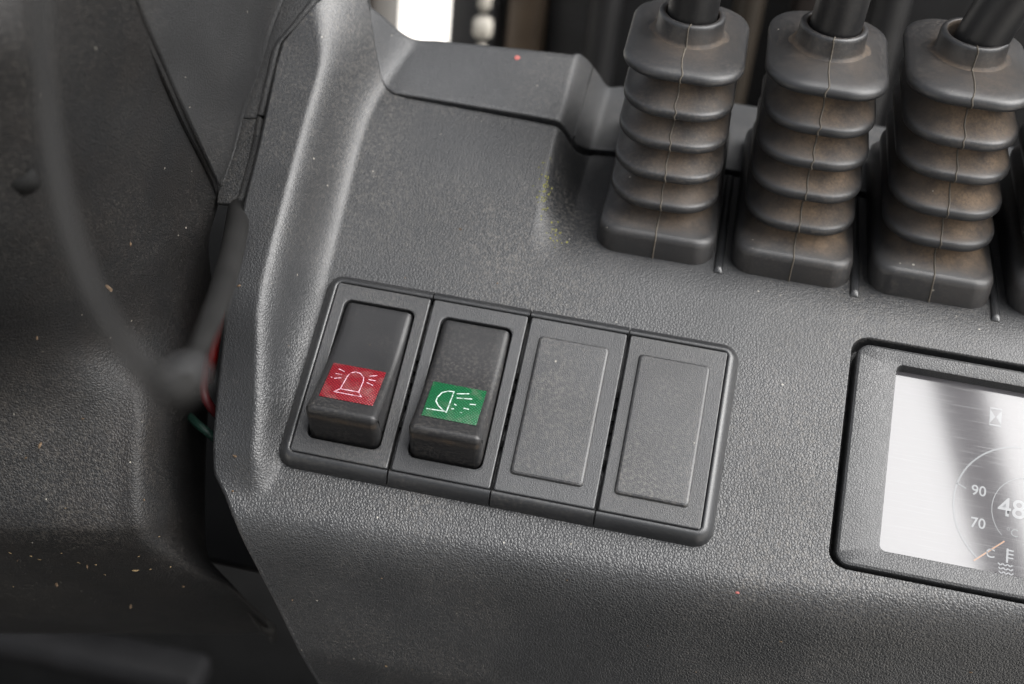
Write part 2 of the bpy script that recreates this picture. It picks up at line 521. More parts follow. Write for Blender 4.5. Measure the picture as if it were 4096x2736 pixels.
# rear cover behind the seam
cx = np.concatenate([np.arange(-13.5, -1, 0.5), np.arange(-1, 40, 1.5), np.arange(40, 56, 0.5), np.arange(56, 262, 3)])
y0 = np.interp(cx, COVER_SEAM[:, 0], COVER_SEAM[:, 1])
gap = np.interp(cx, [-14, -6, -2, 4, 30, 48, 60], [0.0, 0.03, 0.2, 0.8, 1.4, 1.8, 2.2])
tx = np.gradient(y0, cx)
nx, ny = -tx / np.hypot(1, tx), 1 / np.hypot(1, tx)
bx, by = cx + nx * gap * 0.8, y0 + ny * gap
y1 = np.maximum(np.interp(bx, REAR[:, 0], REAR[:, 1]), by + 0.3)
lift = np.interp(bx, [-14, -6, 0], [0.0, 0.1, 0.7])
R_ = [np.column_stack([bx, by, H(bx, by) + lift - 6]), np.column_stack([bx, by, H(bx, by) + lift - 0.6]), np.column_stack([bx, by + 0.15, H(bx, by) + lift - 0.15])]
for s in np.linspace(0.012, 1, 20):
    yy = by + 0.4 + (y1 - by - 0.4) * s
    R_.append(np.column_stack([bx, yy, H(bx, yy) + lift]))
R_.append(np.column_stack([bx, y1 + 0.8, H(bx, y1) + lift - 0.5]))
R_.append(np.column_stack([bx, y1 + 1.2, H(bx, y1) + lift - 2]))
R_.append(np.column_stack([bx, y1 + 1.5, H(bx, y1) + lift - 30]))
R_ = np.array(R_)
link('rear_cover', mesh('rear_cover', R_.reshape(-1, 3), grid_faces(R_.shape[0], R_.shape[1]), M_cover), dash)

# black sheet added underneath, its colour stands in for the shade in the gaps
link('gap_dark_sheet', mesh('gap_dark_sheet', *box(-70, -60, -75, 260, 75, -70, 1), M_black), dash)

# ribs between the lever boots
def rib(x):
    rings = []
    for y in np.concatenate([[23.0, 23.3, 24.2], np.linspace(25, 62, 20), [62.5]]):
        e = min(1.0, max(0.0, (y - 22.9) / 1.2))
        ring = []
        for a in np.linspace(0, math.pi, 9):
            ring.append((x + 1.15 * math.cos(a), y, float(H(x, y)) + (1.3 * math.sin(a) ** 0.6 - 0.3) * e))
        ring.append((x - 1.15, y, float(H(x, y)) - 2)); ring.append((x + 1.15, y, float(H(x, y)) - 2))
        rings.append(ring)
    return loft(rings, True, True)
for x in (91.9, 126.0, 160.6):
    link('divider_rib', mesh('divider_rib', *rib(x), M_frame), dash)

# ------------------------------------------------------------------ switch row
PW, PH = 24.0, 44.9
def sweep(path, prof):
    """path: 2D points going counter-clockwise seen from above (outside on the right); prof: (outward offset, z)"""
    P = np.array(path, float)
    t = np.gradient(P, axis=0); t /= np.linalg.norm(t, axis=1)[:, None] + 1e-12
    n = np.stack([t[:, 1], -t[:, 0]], -1)
    L = [np.column_stack([P + n * o, np.full(len(P), z)]) for (o, z) in prof]
    L = np.array(L)
    return L.reshape(-1, 3), grid_faces(L.shape[0], L.shape[1], True)
LIP = [(0.12, -4.5), (0.12, -0.35), (0.2, -0.12), (0.45, 0.0), (0.8, 0.0), (1.25, -0.15), (1.75, -0.55), (2.25, -1.1), (2.75, -1.9), (3.1, -2.8), (3.35, -4.4)]
def arc(cx, cy, r, a0, a1, n=10):
    return [(cx + r * math.cos(math.radians(a)), cy + r * math.sin(math.radians(a))) for a in np.linspace(a0, a1, n)]
def seg(a, b, n=6):
    return [(a[0] + (b[0] - a[0]) * k / n, a[1] + (b[1] - a[1]) * k / n) for k in range(n + 1)]
def endcap(V, F, nprof):
    V = [tuple(v) for v in V]; n = len(V) // nprof
    F = list(F)
    F.append(tuple(k * n for k in range(nprof))); F.append(tuple(k * n + n - 1 for k in range(nprof))[::-1])
    return V, F

def faceplate(x0, opening):
    xa, xb, ya, yb = x0, x0 + PW - 0.35, -PH, 0.0
    rings = []
    for (i, z) in ((0.0, -4.4), (0.0, -0.35), (0.1, -0.12), (0.3, 0.0), (0.6, 0.0)):
        rings.append([(p[0], p[1], z) for p in rrect(xa + i, ya + i, xb - i, yb - i, 0.5)])
    if opening:
        ox0, ox1, oy0, oy1 = x0 + 2.9, x0 + 20.7, -40.9, -4.1
        for (i, z) in ((-0.6, 0.0), (-0.25, 0.0), (-0.08, -0.08), (0.0, -0.3), (0.0, -9.0)):
            rings.append([(p[0], p[1], z) for p in rrect(ox0 + i, oy0 + i, ox1 - i, oy1 - i, 1.9)])
        return loft(rings)
    return loft(rings, False, True)

def rocker(x0):
    prof = spline([(-4.5, -4.5), (-4.6, -0.9), (-5.2, -0.2), (-8, 0.15), (-14, 0.9), (-20, 2.3), (-26, 4.5), (-32, 7.4), (-35.2, 9.2), (-36.6, 9.8), (-37.6, 9.3), (-38.2, 8.0), (-39.0, 4.0), (-40.2, -1.0), (-40.4, -4.5)], 5)
    t = np.gradient(prof, axis=0); t /= np.linalg.norm(t, axis=1)[:, None]
    n = np.stack([t[:, 1], -t[:, 0]], -1)                      # outward (up, then towards the operator)
    n = -n if n[len(n) // 4, 1] < 0 else n
    xa, xb, r = x0 + 3.2, x0 + 20.4, 1.7
    cols = []
    for a in np.linspace(0, 90, 7):
        cols.append((xa + r - r * math.cos(math.radians(a)), r * (1 - math.sin(math.radians(a)))))
    for u in np.linspace(0, 1, 8)[1:-1]:
        cols.append((xa + r + u * (xb - xa - 2 * r), 0.0))
    for a in np.linspace(90, 0, 7):
        cols.append((xb - r + r * math.cos(math.radians(a)), r * (1 - math.sin(math.radians(a)))))
    V = []
    for p, nn in zip(prof, n):
        V.append((xa, p[0] * 0.96 - 0.9, -6.0))
        for (x, dd) in cols:
            V.append((x, p[0] - nn[0] * dd, p[1] - nn[1] * dd))
        V.append((xb, p[0] * 0.96 - 0.9, -6.0))
    D = []
    for p in prof:
        e = max(0.0, 1 - abs(p[1] - 7.6) / 1.3) if p[0] < -37 else 0.0
        D += [e * (0.3 + 0.7 * max(0.0, math.sin(c * 1.9 + x0) * math.sin(c * 0.7 + 1 + x0))) * (0.9 if 2 < c < len(cols) - 2 else 0.1) for c in range(len(cols) + 2)]
    return V, grid_faces(len(prof), len(cols) + 2, False), D

def prof_z(y):
    ys_ = [-36.6, -35.2, -32, -26, -20, -14, -8, -5.2]
    zs_ = [9.8, 9.2, 7.4, 4.5, 2.3, 0.9, 0.15, -0.2]
    return float(np.interp(y, ys_, zs_))
LENS = (5.35, -22.6, 18.25, -33.2)                            # x0, ytop, x1, ybottom within a module
def lens_pt(x0, u, v, up=0.0):
    y = LENS[1] + (LENS[3] - LENS[1]) * v
    za, zb = prof_z(LENS[1]) + 0.12, prof_z(LENS[3]) + 0.12
    return (x0 + LENS[0] + (LENS[2] - LENS[0]) * u, y, za + (zb - za) * v + up)
def lens(x0):
    rings = []
    for (i, up) in ((0.0, -1.5), (0.0, 0.0), (0.02, 0.09)):
        rings.append([lens_pt(x0, u, v, up) for (u, v) in ((i, 1 - i), (1 - i, 1 - i), (1 - i, i), (i, i))])
    return loft(rings, False, True)
def ribbon(pts, wid, fn):
    """flat print: a line drawn on the lens"""
    P = np.array(pts, float)
    mb = MB()
    asp = 12.9 / 10.6
    Q = P * [asp, 1]
    for a, b in zip(Q[:-1], Q[1:]):
        t = (b - a) / (np.linalg.norm(b - a) + 1e-9)
        n = np.array([-t[1], t[0]]) * wid / 2
        a2, b2 = a - t * wid * 0.35, b + t * wid * 0.35
        mb.add(([fn(*(q / [asp, 1])) for q in (a2 - n, b2 - n, b2 + n, a2 + n)], [(0, 1, 2, 3)]))
    return mb.v, mb.f
ICON_BEACON = [[(0.321, 0.704), (0.352, 0.301), (0.387, 0.209), (0.462, 0.153), (0.557, 0.172), (0.642, 0.263), (0.668, 0.382), (0.665, 0.701)],
               [(0.321, 0.704), (0.232, 0.813), (0.741, 0.816), (0.665, 0.701), (0.321, 0.704)], [(0.147, 0.158), (0.257, 0.201)], [(0.127, 0.304), (0.239, 0.299)],
               [(0.137, 0.445), (0.251, 0.395)], [(0.069, 0.426), (0.088, 0.43)], [(0.742, 0.199), (0.866, 0.146)], [(0.751, 0.301), (0.871, 0.3)], [(0.739, 0.396), (0.86, 0.441)]]
ICON_LAMP = [[(0.426, 0.193), (0.415, 0.799), (0.349, 0.763), (0.238, 0.661), (0.168, 0.545), (0.171, 0.43), (0.224, 0.276), (0.326, 0.205), (0.426, 0.193)],
             [(0.057, 0.798), (0.41, 0.778)], [(0.494, 0.234), (0.7, 0.172)], [(0.52, 0.351), (0.781, 0.304)], [(0.786, 0.458), (0.877, 0.442)], [(0.699, 0.598), (0.782, 0.606)],
             [(0.51, 0.536), (0.543, 0.555)], [(0.488, 0.679), (0.518, 0.669)], [(0.65, 0.726), (0.681, 0.732)]]

XM = [0.0, 24.5, 49.0, 73.5]
def module(i):
    x0 = XM[i]
    labels = ['black rocker switch with red beacon lens at the end of the row beside the rail',
              'black rocker switch with green lamp lens in the dashboard row',
              'blank grey switch cover next to the green rocker switch',
              'blank grey switch cover closing the row towards the display']
    t = thing('rocker_switch' if i < 2 else 'switch_blank', labels[i], 'switch' if i < 2 else 'switch cover',
              'switch modules set in a row in the dashboard')
    xa, xb = x0, x0 + PW - 0.35
    g = 0.22
    if i == 0:
        path = seg((xb + g, 0), (xa + 1.2, 0)) + arc(xa + 1.2, -1.2, 1.2, 90, 180)[1:] + seg((xa, -1.2), (xa, -PH + 1.2))[1:] + arc(xa + 1.2, -PH + 1.2, 1.2, 180, 270)[1:] + seg((xa + 1.2, -PH), (xb + g, -PH))[1:]
        paths = [path]
    elif i == 3:
        path = seg((xa - g, -PH), (xb - 1.2, -PH)) + arc(xb - 1.2, -PH + 1.2, 1.2, 270, 360)[1:] + seg((xb, -PH + 1.2), (xb, -1.2))[1:] + arc(xb - 1.2, -1.2, 1.2, 0, 90)[1:] + seg((xb - 1.2, 0), (xa - g, 0))[1:]
        paths = [path]
    else:
        paths = [seg((xb + g, 0), (xa - g, 0)), seg((xa - g, -PH), (xb + g, -PH))]
    for p in paths:
        link('mounting_frame', mesh('mounting_frame', *endcap(*sweep(p, LIP), len(LIP)), M_frame, sharp=50), t)
    link('faceplate', mesh('faceplate', *faceplate(x0, i < 2), M_switch, sharp=20), t)
    if i < 2:
        rv, rf, rd = rocker(x0)
        r = link('rocker', mesh('rocker', rv, rf, M_rocker, attr=rd), t)
        l = link('lens', mesh('lens', *lens(x0), M_lens_red if i == 0 else M_lens_green, sharp=40), r)
        l['label'] = 'ribbed red window with beacon symbol' if i == 0 else 'ribbed green window with work lamp symbol'
        mb = MB()
        for s in (ICON_BEACON if i == 0 else ICON_LAMP):
            mb.add(ribbon(s, 0.021 if i == 0 else 0.029, lambda u, v: lens_pt(x0, u, v, 0.13)))
        # the print belongs to the lens; joined with it as a sub-part of the rocker
        link('icon', mesh('icon', mb.v, mb.f, M_icon if i == 0 else M_icon2, False), r)
    else:
        rings = []
        for (q, z) in ((0.0, -0.05), (0.12, 0.35), (0.3, 0.62), (0.7, 0.78), (1.2, 0.8)):
            rings.append([(p[0], p[1], z) for p in rrect(x0 + 2.85 + q, -40.4 + q, x0 + 20.2 - q, -4.6 - q, 1.0 if q < .6 else .8)])
        link('raised_pad', mesh('raised_pad', *loft(rings, False, True), M_switch, sharp=14), t)
    if i < 3:
        mb = MB()
        for y in (-15.5, -18.5, -21.5, -24.5, -27.5, -33.0):
            mb.add(box(xb + 0.02, y - 0.85, -2.2, xb + 0.75, y + 0.85, -1.3 - 0.3 * (y < -24), 0.12))
        c = link('clip_teeth', mesh('clip_teeth', mb.v, mb.f, M_black), t)
        c['kind'] = 'stuff'
    return t
for i in range(4):
    module(i)

# ------------------------------------------------------------------ instrument display
disp = thing('instrument_display', 'recessed instrument display with grey bezel and glossy screen reflecting the sky', 'display')
bx0, by0, bx1, by1 = DISP[0] + 1.35, DISP[1] + 0.75, DISP[2] - 0.8, DISP[3] - 1.35
gx0, gy0, gx1, gy1 = 137.9, -40.3, 222.0, 6.4
rings = []
for (i, z, r) in ((0, -10.2, 3.4), (0, -4.3, 3.4), (0.25, -3.75, 3.2), (0.8, -3.45, 3.0)):
    rings.append([(p[0], p[1], z) for p in rrect(bx0 + i, by0 + i, bx1 - i, by1 - i, r)])
for (i, z, r) in ((-0.45, -3.45, 1.8), (-0.12, -3.6, 1.6), (0.0, -4.0, 1.5), (0.25, -6.9, 1.3)):
    rings.append([(p[0], p[1], z) for p in rrect(gx0 + i, gy0 + i, gx1 - i, gy1 - i, r)])
link('bezel', mesh('bezel', *loft(rings), M_bezel, sharp=25), disp)
scr = link('screen', mesh('screen', [(gx0 - 0.2, gy0 - 0.2, -6.7), (gx1 + 0.2, gy0 - 0.2, -6.7), (gx1 + 0.2, gy1 + 0.2, -6.7), (gx0 - 0.2, gy1 + 0.2, -6.7)], [(0, 1, 2, 3)], M_glass, False), disp)
ZS = -6.66
def text_mesh(name, body, x, y, size, mat, parent, shear=0.0, bold=0.0):
    cu = bpy.data.curves.new(name, 'FONT')
    cu.body = body
    cu.size = size
    cu.shear = shear
    cu.offset = bold
    cu.align_x = 'CENTER'
    cu.align_y = 'CENTER'
    tmp = bpy.data.objects.new(name, cu)
    COL.objects.link(tmp)
    dg = bpy.context.evaluated_depsgraph_get()
    me = bpy.data.meshes.new_from_object(tmp.evaluated_get(dg))
    bpy.data.objects.remove(tmp)
    me.transform(Matrix.Translation((x * MM, y * MM, ZS * MM)) @ Matrix.Scale(MM, 4))
    me.materials.clear()
    me.materials.append(mat)
    return link(name, me, parent)
text_mesh('gauge_number', '90', 159.9, -20.7, 3.5, M_lit, scr, 0, 0.045)
text_mesh('gauge_number', '70', 160.2, -28.6, 3.5, M_lit, scr, 0, 0.045)
text_mesh('gauge_reading', '48', 167.6, -23.6, 6.4, M_lit, scr, 0, 0.06)
text_mesh('gauge_unit', '\u00b0C', 168.0, -29.3, 2.6, M_litdim, scr)
text_mesh('gauge_letter', 'C', 163.4, -35.2, 3.0, M_lit, scr, 0, 0.04)
def flat_arc(cx, cy, r, a0, a1, wd, n=40):
    V = []
    for a in np.linspace(math.radians(a0), math.radians(a1), n):
        for rr in (r - wd / 2, r + wd / 2):
            V.append((cx + rr * math.cos(a), cy + rr * math.sin(a), ZS))
    return V, [(2 * k, 2 * k + 1, 2 * k + 3, 2 * k + 2) for k in range(n - 1)]
def flat_line(a, b, wd):
    a, b = np.array(a, float), np.array(b, float)
    t = (b - a) / np.linalg.norm(b - a); n = np.array([-t[1], t[0]]) * wd / 2
    return [(*q, ZS) for q in (a - n, b - n, b + n, a + n)], [(0, 1, 2, 3)]
link('gauge_dial', mesh('gauge_dial', *flat_arc(170.5, -24.0, 16.2, 95, 232, 0.42), M_litdim, False), scr)
link('gauge_ring', mesh('gauge_ring', *flat_arc(172.0, -24.0, 8.9, 100, 225, 0.22), M_litdim, False), scr)
link('gauge_tick', mesh('gauge_tick', *flat_line((154.6, -19.6), (157.0, -20.6), 0.35), M_litdim, False), scr)
link('gauge_needle', mesh('gauge_needle', *flat_line((159.8, -37.6), (166.4, -31.6), 0.35), M_litorange, False), scr)
mb = MB()
for k in range(3):
    pts = [(165.2 + k * 0.15 + 0.55 * j, -37.2 - k * 0.95 + 0.22 * (-1) ** j) for j in range(7)]
    for a, b in zip(pts[:-1], pts[1:]):
        mb.add(flat_line(a, b, 0.3))
mb.add(flat_line((167.2, -33.2), (167.2, -36.6), 0.5))
for k in range(3):
    mb.add(flat_line((167.4, -33.6 - 0.9 * k), (168.6, -33.6 - 0.9 * k), 0.35))
link('coolant_symbol', mesh('coolant_symbol', mb.v, mb.f, M_lit, False), scr)
mb = MB()                                                      # hourglass symbol in a small square
x0, x1, yb_, yt = 161.3, 164.1, -3.2, 0.7
xm, ym = (x0 + x1) / 2, (yb_ + yt) / 2
mb.add(([(x0, yb_, ZS), (xm - .1, ym, ZS), (x0, yt, ZS)], [(0, 1, 2)]))
mb.add(([(x1, yt, ZS), (xm + .1, ym, ZS), (x1, yb_, ZS)], [(0, 1, 2)]))
mb.add(flat_line((x0, yt + .2), (x1, yt + .2), .4)); mb.add(flat_line((x0, yb_ - .2), (x1, yb_ - .2), .4))
link('hourglass_symbol', mesh('hourglass_symbol', mb.v, mb.f, M_lit, False), scr)

# ------------------------------------------------------------------ control levers with bellows boots
DECK = math.radians(25)
def boot_meshes(top_dx, hs_, seed, dirt):
    """boot in its own frame: x across, y away along the deck, z up from the deck"""
    r_ = random.Random(seed)
    rings, dust = [], []
    def ring(z, yf, yb, hw, rad, d, tilt=0.0):
        f = z / 45.0
        dx = top_dx * f
        zz = z * hs_
        n = 9
        pts = rrect(-hw + dx, yf, hw + dx, yb, rad, n)
        rings.append([(p[0], p[1], zz + tilt * (p[1] - yf)) for p in pts])
        for p in pts:
            dust.append(dirt * d * (1.0 if p[1] < yf + 16 else 0.55) * min(1.0, 0.35 + 0.65 * (p[0] - dx + hw) / (1.1 * hw)))
    yf = lambda z: 1.2 + 0.185 * z
    yb = lambda z: 62 - 0.30 * z
    # flange
    for (i, z) in ((0.0, -2.5), (0.0, 3.6), (0.25, 4.6), (0.8, 5.3), (1.6, 5.6)):
        ring(z, i, 62 - i, 15.0 - i, 5.5 - 0.4 * i, 0.05)
    ring(6.2, 4.0, 59, 12.2, 7, 0.5)
    ring(7.4, 6.2, 57, 10.6, 7, 0.95)
    ring(8.6, 6.9, 56.5, 10.2, 7, 1.0)
    zprev = 8.6
    for zl in (11.6, 19.7, 27.6, 35.5):
        hw = 13.8 - 0.006 * zl
        a, b = yf(zl), yb(zl)
        wob = r_.uniform(-.25, .25)
        sq = r_.uniform(-.3, .3)
        for (i, dz, d) in ((6.2, -1.9, 0.95), (3.0, -1.95, 0.8), (1.0, -1.85, 0.3), (0.3, -1.6, 0.05), (0.04, -1.1, 0.0), (0.0, -0.5, 0.0), (0.03, 0.05, 0.0), (0.2, 0.42, 0.0),
                           (0.6, 0.72, 0.2), (1.2, 1.0, 0.42), (2.1, 1.6, 0.6), (3.1, 2.5, 0.75), (4.2, 3.8, 0.9), (5.3, 5.1, 1.0), (6.1, 6.0, 1.0)):
            ring(zl + 0.45 + dz + wob, a + i + sq, b - i, hw - i, max(4.0, 10.5 - 0.55 * i), d)
    a, b, hw = 9.3, 48.5, 14.7
    for (i, z, d) in ((5.0, 42.9, 0.8), (3.0, 42.9, 0.4), (1.2, 43.0, 0.1), (0.3, 43.5, 0), (0.0, 44.2, 0), (0.1, 44.9, 0), (0.45, 45.5, 0), (1.0, 45.9, 0.03),
                      (2.6, 46.3, 0.10), (5.5, 46.9, 0.2)):
        ring(z, a + i, b - i, hw - i, 10.0 - 0.5 * i, d)
    cy, nco = 28.9, len(rings[0])
    zc = 47.0 * hs_
    def circ(r, z, d):
        pts = rrect(top_dx - r, cy - r, top_dx + r, cy + r, r * 0.999, 9)
        rings.append([(p[0], p[1], z) for p in pts])
        dust.extend([d] * len(pts))
    circ(8.3, zc + 0.1, 0.4)
    body = loft(rings, False, False)
    body_d = list(dust)
    rings, dust = [], []
    for (r, z, d) in ((10.0, -0.25, .5), (9.3, -0.02, .7), (8.6, 0.35, .7), (8.25, 1.0, .3), (8.15, 4.4, .05), (8.05, 5.0, 0), (7.7, 5.4, 0), (6.95, 5.45, .1), (6.6, 5.2, .7), (6.5, 4.3, .5), (6.5, -1, .2)):
        circ(r, zc + z, d)
    collar = loft(rings)
    collar_d = list(dust)
    return body, body_d, collar, collar_d

def seam_mesh(body, nring, top_dx, skip=0):
    """moulding flash down the middle of the front of the boot"""
    V, F = body
    n = len(V) // nring
    pts = []
    for k in range(skip, nring):
        ring = np.array(V[k * n:(k + 1) * n])
        fr = ring[ring[:, 1] <= ring[:, 1].min() + 0.02]
        pts.append((fr[:, 0].mean(), ring[:, 1].min(), fr[:, 2].mean()))
    P = np.array(pts)
    P[:, 0] += (0.28 * np.sin(np.arange(len(P)) * 1.3 + top_dx) + 0.22 * np.sin(np.arange(len(P)) * 0.41 + 3 * top_dx)) * np.linspace(0.3, 1, len(P))
    t = np.gradient(P[:, 1:], axis=0); t /= np.linalg.norm(t, axis=1)[:, None] + 1e-9
    nn = np.stack([-t[:, 1], t[:, 0]], -1)
    L = []
    for (dx, o) in ((-0.30, -0.25), (-0.16, 0.14), (0.0, 0.26), (0.16, 0.14), (0.30, -0.25)):
        L.append(np.column_stack([P[:, 0] + dx, P[:, 1:] + nn * o]))
    L = np.array(L)
    return L.reshape(-1, 3), grid_faces(L.shape[0], L.shape[1], True)

LEVERS = [  # x, y on the dashboard, sideways lean of the top, height factor, shaft path above the collar
    (75.2, 24.8, -1.0, 1.0, [(0.0, 0, 38), (0.0, 0, 60), (-0.3, 1.0, 80), (-0.3, 2.0, 110)]),
    (109.6, 25.1, -1.6, 1.045, [(0.0, 0, 40), (0.3, 0, 55), (1.0, 1.0, 80), (2.2, 2.0, 110)]),
    (144.1, 26.4, -3.6, 1.09, [(0.0, 0, 42), (1.5, 0, 55), (6.0, 1.0, 70), (13, 2.0, 85), (24, 3, 105)]),
    (178.6, 27.4, -4.0, 1.10, [(0.0, 0, 42), (0.5, 0, 60), (3.0, 1.0, 80), (8, 2.0, 110)]),
]
LAB = ['black control lever with straight shaft in ribbed rubber boot, standing alone beside the flat panel',
       'black control lever in ribbed boot, the second one from the flat panel',
       'black control lever with bent shaft leaning right out of a dusty ribbed boot',
       'black control lever boot cut off by the right edge of the photo']
for i, (x, y, dx, hs_, sh) in enumerate(LEVERS):
    M = PANEL @ Matrix.Translation((x * MM, y * MM, Z0 * MM)) @ Matrix.Rotation(-DECK, 4, 'X')
    t = thing('control_lever', LAB[i], 'control lever', 'control levers in ribbed rubber boots', None, M)
    body, bd, collar, cdst = boot_meshes(dx, hs_, i, (1.0, 1.35, 1.5, 1.2)[i])
    nb = len(body[0]) // 40
    b = link('boot', mesh('boot', *body, M_boot, attr=bd), t)
    link('collar', mesh('collar', *collar, M_boot, attr=cdst), b)
    link('mould_seam', mesh('mould_seam', *seam_mesh(body, nb, dx, 0), M_seam), b)
    link('mould_seam', mesh('mould_seam', *seam_mesh((collar[0], None), len(collar[0]) // 40, dx), M_seam), b)
    path = spline([(dx + p[0], 28.9 + p[1], p[2]) for p in sh], 8)
    link('shaft', mesh('shaft', *tube(path, 6.15, 28), M_shaft), t)

# ------------------------------------------------------------------ steering column cover on the left
def surf(net, nu, nv):
    A = np.array(net, float)
    A = np.array([spline(r, nu) for r in A])
    A = np.array([spline(A[:, j], nv) for j in range(A.shape[1])])
    A = A.transpose(1, 0, 2)
    return A.reshape(-1, 3), grid_faces(A.shape[0], A.shape[1], True)
NET_LOWER = [[(-50.9, -12.5, 120.0), (-42.4, -9.1, 118.0), (-36.5, -4.5, 114.0), (-33.7, 1.2, 108.0), (-32.0, 6.7, 102.0), (-31.6, 11.1, 97.0), (-31.9, 13.6, 94.0), (-32.9, 13.6, 92.5)], [(-50.7, -22.2, 112.0), (-41.2, -18.9, 110.0), (-35.5, -13.2, 104.0), (-33.9, -5.2, 94.0), (-33.0, 2.7, 84.0), (-32.4, 10.5, 74.0), (-32.8, 13.5, 70.0), (-33.8, 13.5, 68.5)], [(-54.1, -27.8, 100.0), (-44.2, -24.5, 98.0), (-37.5, -17.6, 90.0), (-35.7, -7.5, 76.0), (-35.3, 3.6, 60.0), (-35.1, 13.4, 46.0), (-34.9, 16.2, 42.0), (-35.9, 16.2, 40.5)], [(-58.8, -35.0, 84.0), (-48.2, -31.7, 82.0), (-41.0, -24.2, 72.0), (-38.3, -12.7, 54.0), (-37.4, 2.0, 30.0), (-36.8, 14.3, 10.0), (-36.1, 18.1, 4.0), (-37.1, 18.1, 2.5)], [(-62.4, -40.1, 72.0), (-51.3, -36.8, 70.0), (-43.4, -29.7, 60.0), (-40.0, -19.1, 42.0), (-37.6, -7.5, 22.0), (-35.9, 2.2, 5.0), (-36.2, 6.0, -2.0), (-37.2, 6.0, -3.5)], [(-66.6, -46.2, 58.0), (-56.0, -42.1, 54.0), (-47.3, -35.4, 44.0), (-42.0, -26.4, 28.0), (-37.2, -17.5, 12.0), (-34.8, -9.6, -3.0), (-34.5, -6.0, -10.0), (-35.5, -6.0, -26.0)], [(-73.2, -51.1, 40.0), (-61.8, -47.0, 36.0), (-51.1, -41.3, 28.0), (-44.2, -35.4, 18.0), (-38.2, -30.2, 9.0), (-34.7, -24.1, -3.0), (-33.9, -19.1, -14.0), (-34.9, -19.1, -30.0)], [(-76.9, -58.3, 26.0), (-64.9, -54.3, 22.0), (-51.6, -49.2, 16.0), (-39.1, -44.7, 11.0), (-33.7, -42.0, 7.0), (-33.0, -36.3, -7.0), (-33.1, -30.3, -22.0), (-34.1, -30.3, -38.0)], [(-77.5, -68.2, 16.0), (-64.7, -64.6, 13.0), (-50.1, -60.2, 9.0), (-37.4, -56.8, 6.5), (-31.4, -54.7, 4.0), (-31.0, -49.4, -11.0), (-31.8, -42.9, -30.0), (-32.8, -42.9, -46.0)], [(-76.9, -79.0, 8.0), (-63.3, -75.6, 6.0), (-47.7, -71.8, 4.0), (-34.7, -68.6, 2.0), (-28.6, -66.8, 0.0), (-27.2, -62.6, -13.0), (-28.5, -56.6, -34.0), (-29.5, -56.6, -50.0)], [(-78.2, -82.7, 2.0), (-63.9, -79.5, 1.0), (-47.6, -75.9, 0.0), (-33.6, -72.5, -2.0), (-27.8, -70.5, -5.0), (-26.8, -66.6, -18.0), (-26.9, -61.6, -36.0), (-27.9, -61.6, -52.0)], [(-81.9, -85.4, -8.0), (-67.2, -82.2, -9.0), (-50.4, -78.5, -10.0), (-34.5, -75.0, -11.0), (-27.5, -72.8, -14.0), (-24.0, -69.9, -22.0), (-23.7, -65.6, -38.0), (-24.7, -65.6, -54.0)], [(-91.0, -88.8, -30.0), (-74.8, -85.5, -30.0), (-57.0, -81.6, -31.0), (-38.0, -77.5, -32.0), (-27.9, -75.0, -34.0), (-20.4, -72.5, -38.0), (-17.2, -69.9, -46.0), (-18.2, -69.9, -62.0)], [(-108.5, -92.8, -70.0), (-90.5, -89.1, -70.0), (-69.0, -84.7, -70.0), (-45.1, -79.8, -70.0), (-30.8, -76.8, -70.0), (-20.1, -74.6, -70.0), (-13.4, -72.9, -72.0), (-14.4, -72.9, -88.0)], [(-122.7, -93.3, -100.0), (-103.3, -89.3, -100.0), (-80.0, -84.5, -100.0), (-54.2, -79.2, -100.0), (-38.7, -76.0, -100.0), (-26.5, -73.5, -100.0), (-18.7, -71.9, -100.0), (-19.7, -71.9, -116.0)], [(-138.2, -90.6, -130.0), (-117.3, -86.3, -130.0), (-92.2, -81.2, -130.0), (-64.4, -75.5, -130.0), (-47.7, -72.1, -130.0), (-34.6, -69.4, -130.0), (-26.1, -67.6, -130.0), (-27.1, -67.6, -146.0)]]
HOLE_DISC = (-45.3, -25.6, 79.0)
NET_UPPER = [[(-31.3, 13.7, 94.0), (-32.2, 27.4, 78.0), (-33.2, 44.5, 58.0), (-34.2, 65.0, 34.0), (-33.9, 82.3, 14.0), (-33.0, 86.0, 10.0)], [(-32.0, 13.4, 76.0), (-32.7, 24.3, 62.0), (-32.7, 36.9, 46.0), (-33.6, 51.0, 28.0), (-34.9, 63.4, 12.0), (-34.0, 66.7, 8.0)], [(-33.8, 15.5, 58.0), (-34.0, 24.4, 46.0), (-33.4, 33.3, 34.0), (-33.7, 43.6, 20.0), (-34.5, 50.8, 10.0), (-34.2, 52.7, 7.5)], [(-34.1, 16.3, 42.0), (-34.6, 23.2, 32.0), (-34.8, 30.1, 22.0), (-34.8, 36.3, 13.0), (-35.1, 39.7, 8.0), (-34.8, 40.8, 6.5)], [(-34.6, 17.3, 24.0), (-34.7, 21.2, 18.0), (-34.8, 25.1, 12.0), (-34.7, 27.7, 8.0), (-34.7, 29.0, 6.0), (-34.4, 29.4, 5.5)], [(-35.4, 18.6, 4.5), (-35.4, 18.7, 4.4), (-35.2, 18.7, 4.4), (-35.2, 18.8, 4.3), (-35.1, 18.9, 4.2), (-35.0, 18.9, 4.2)]]
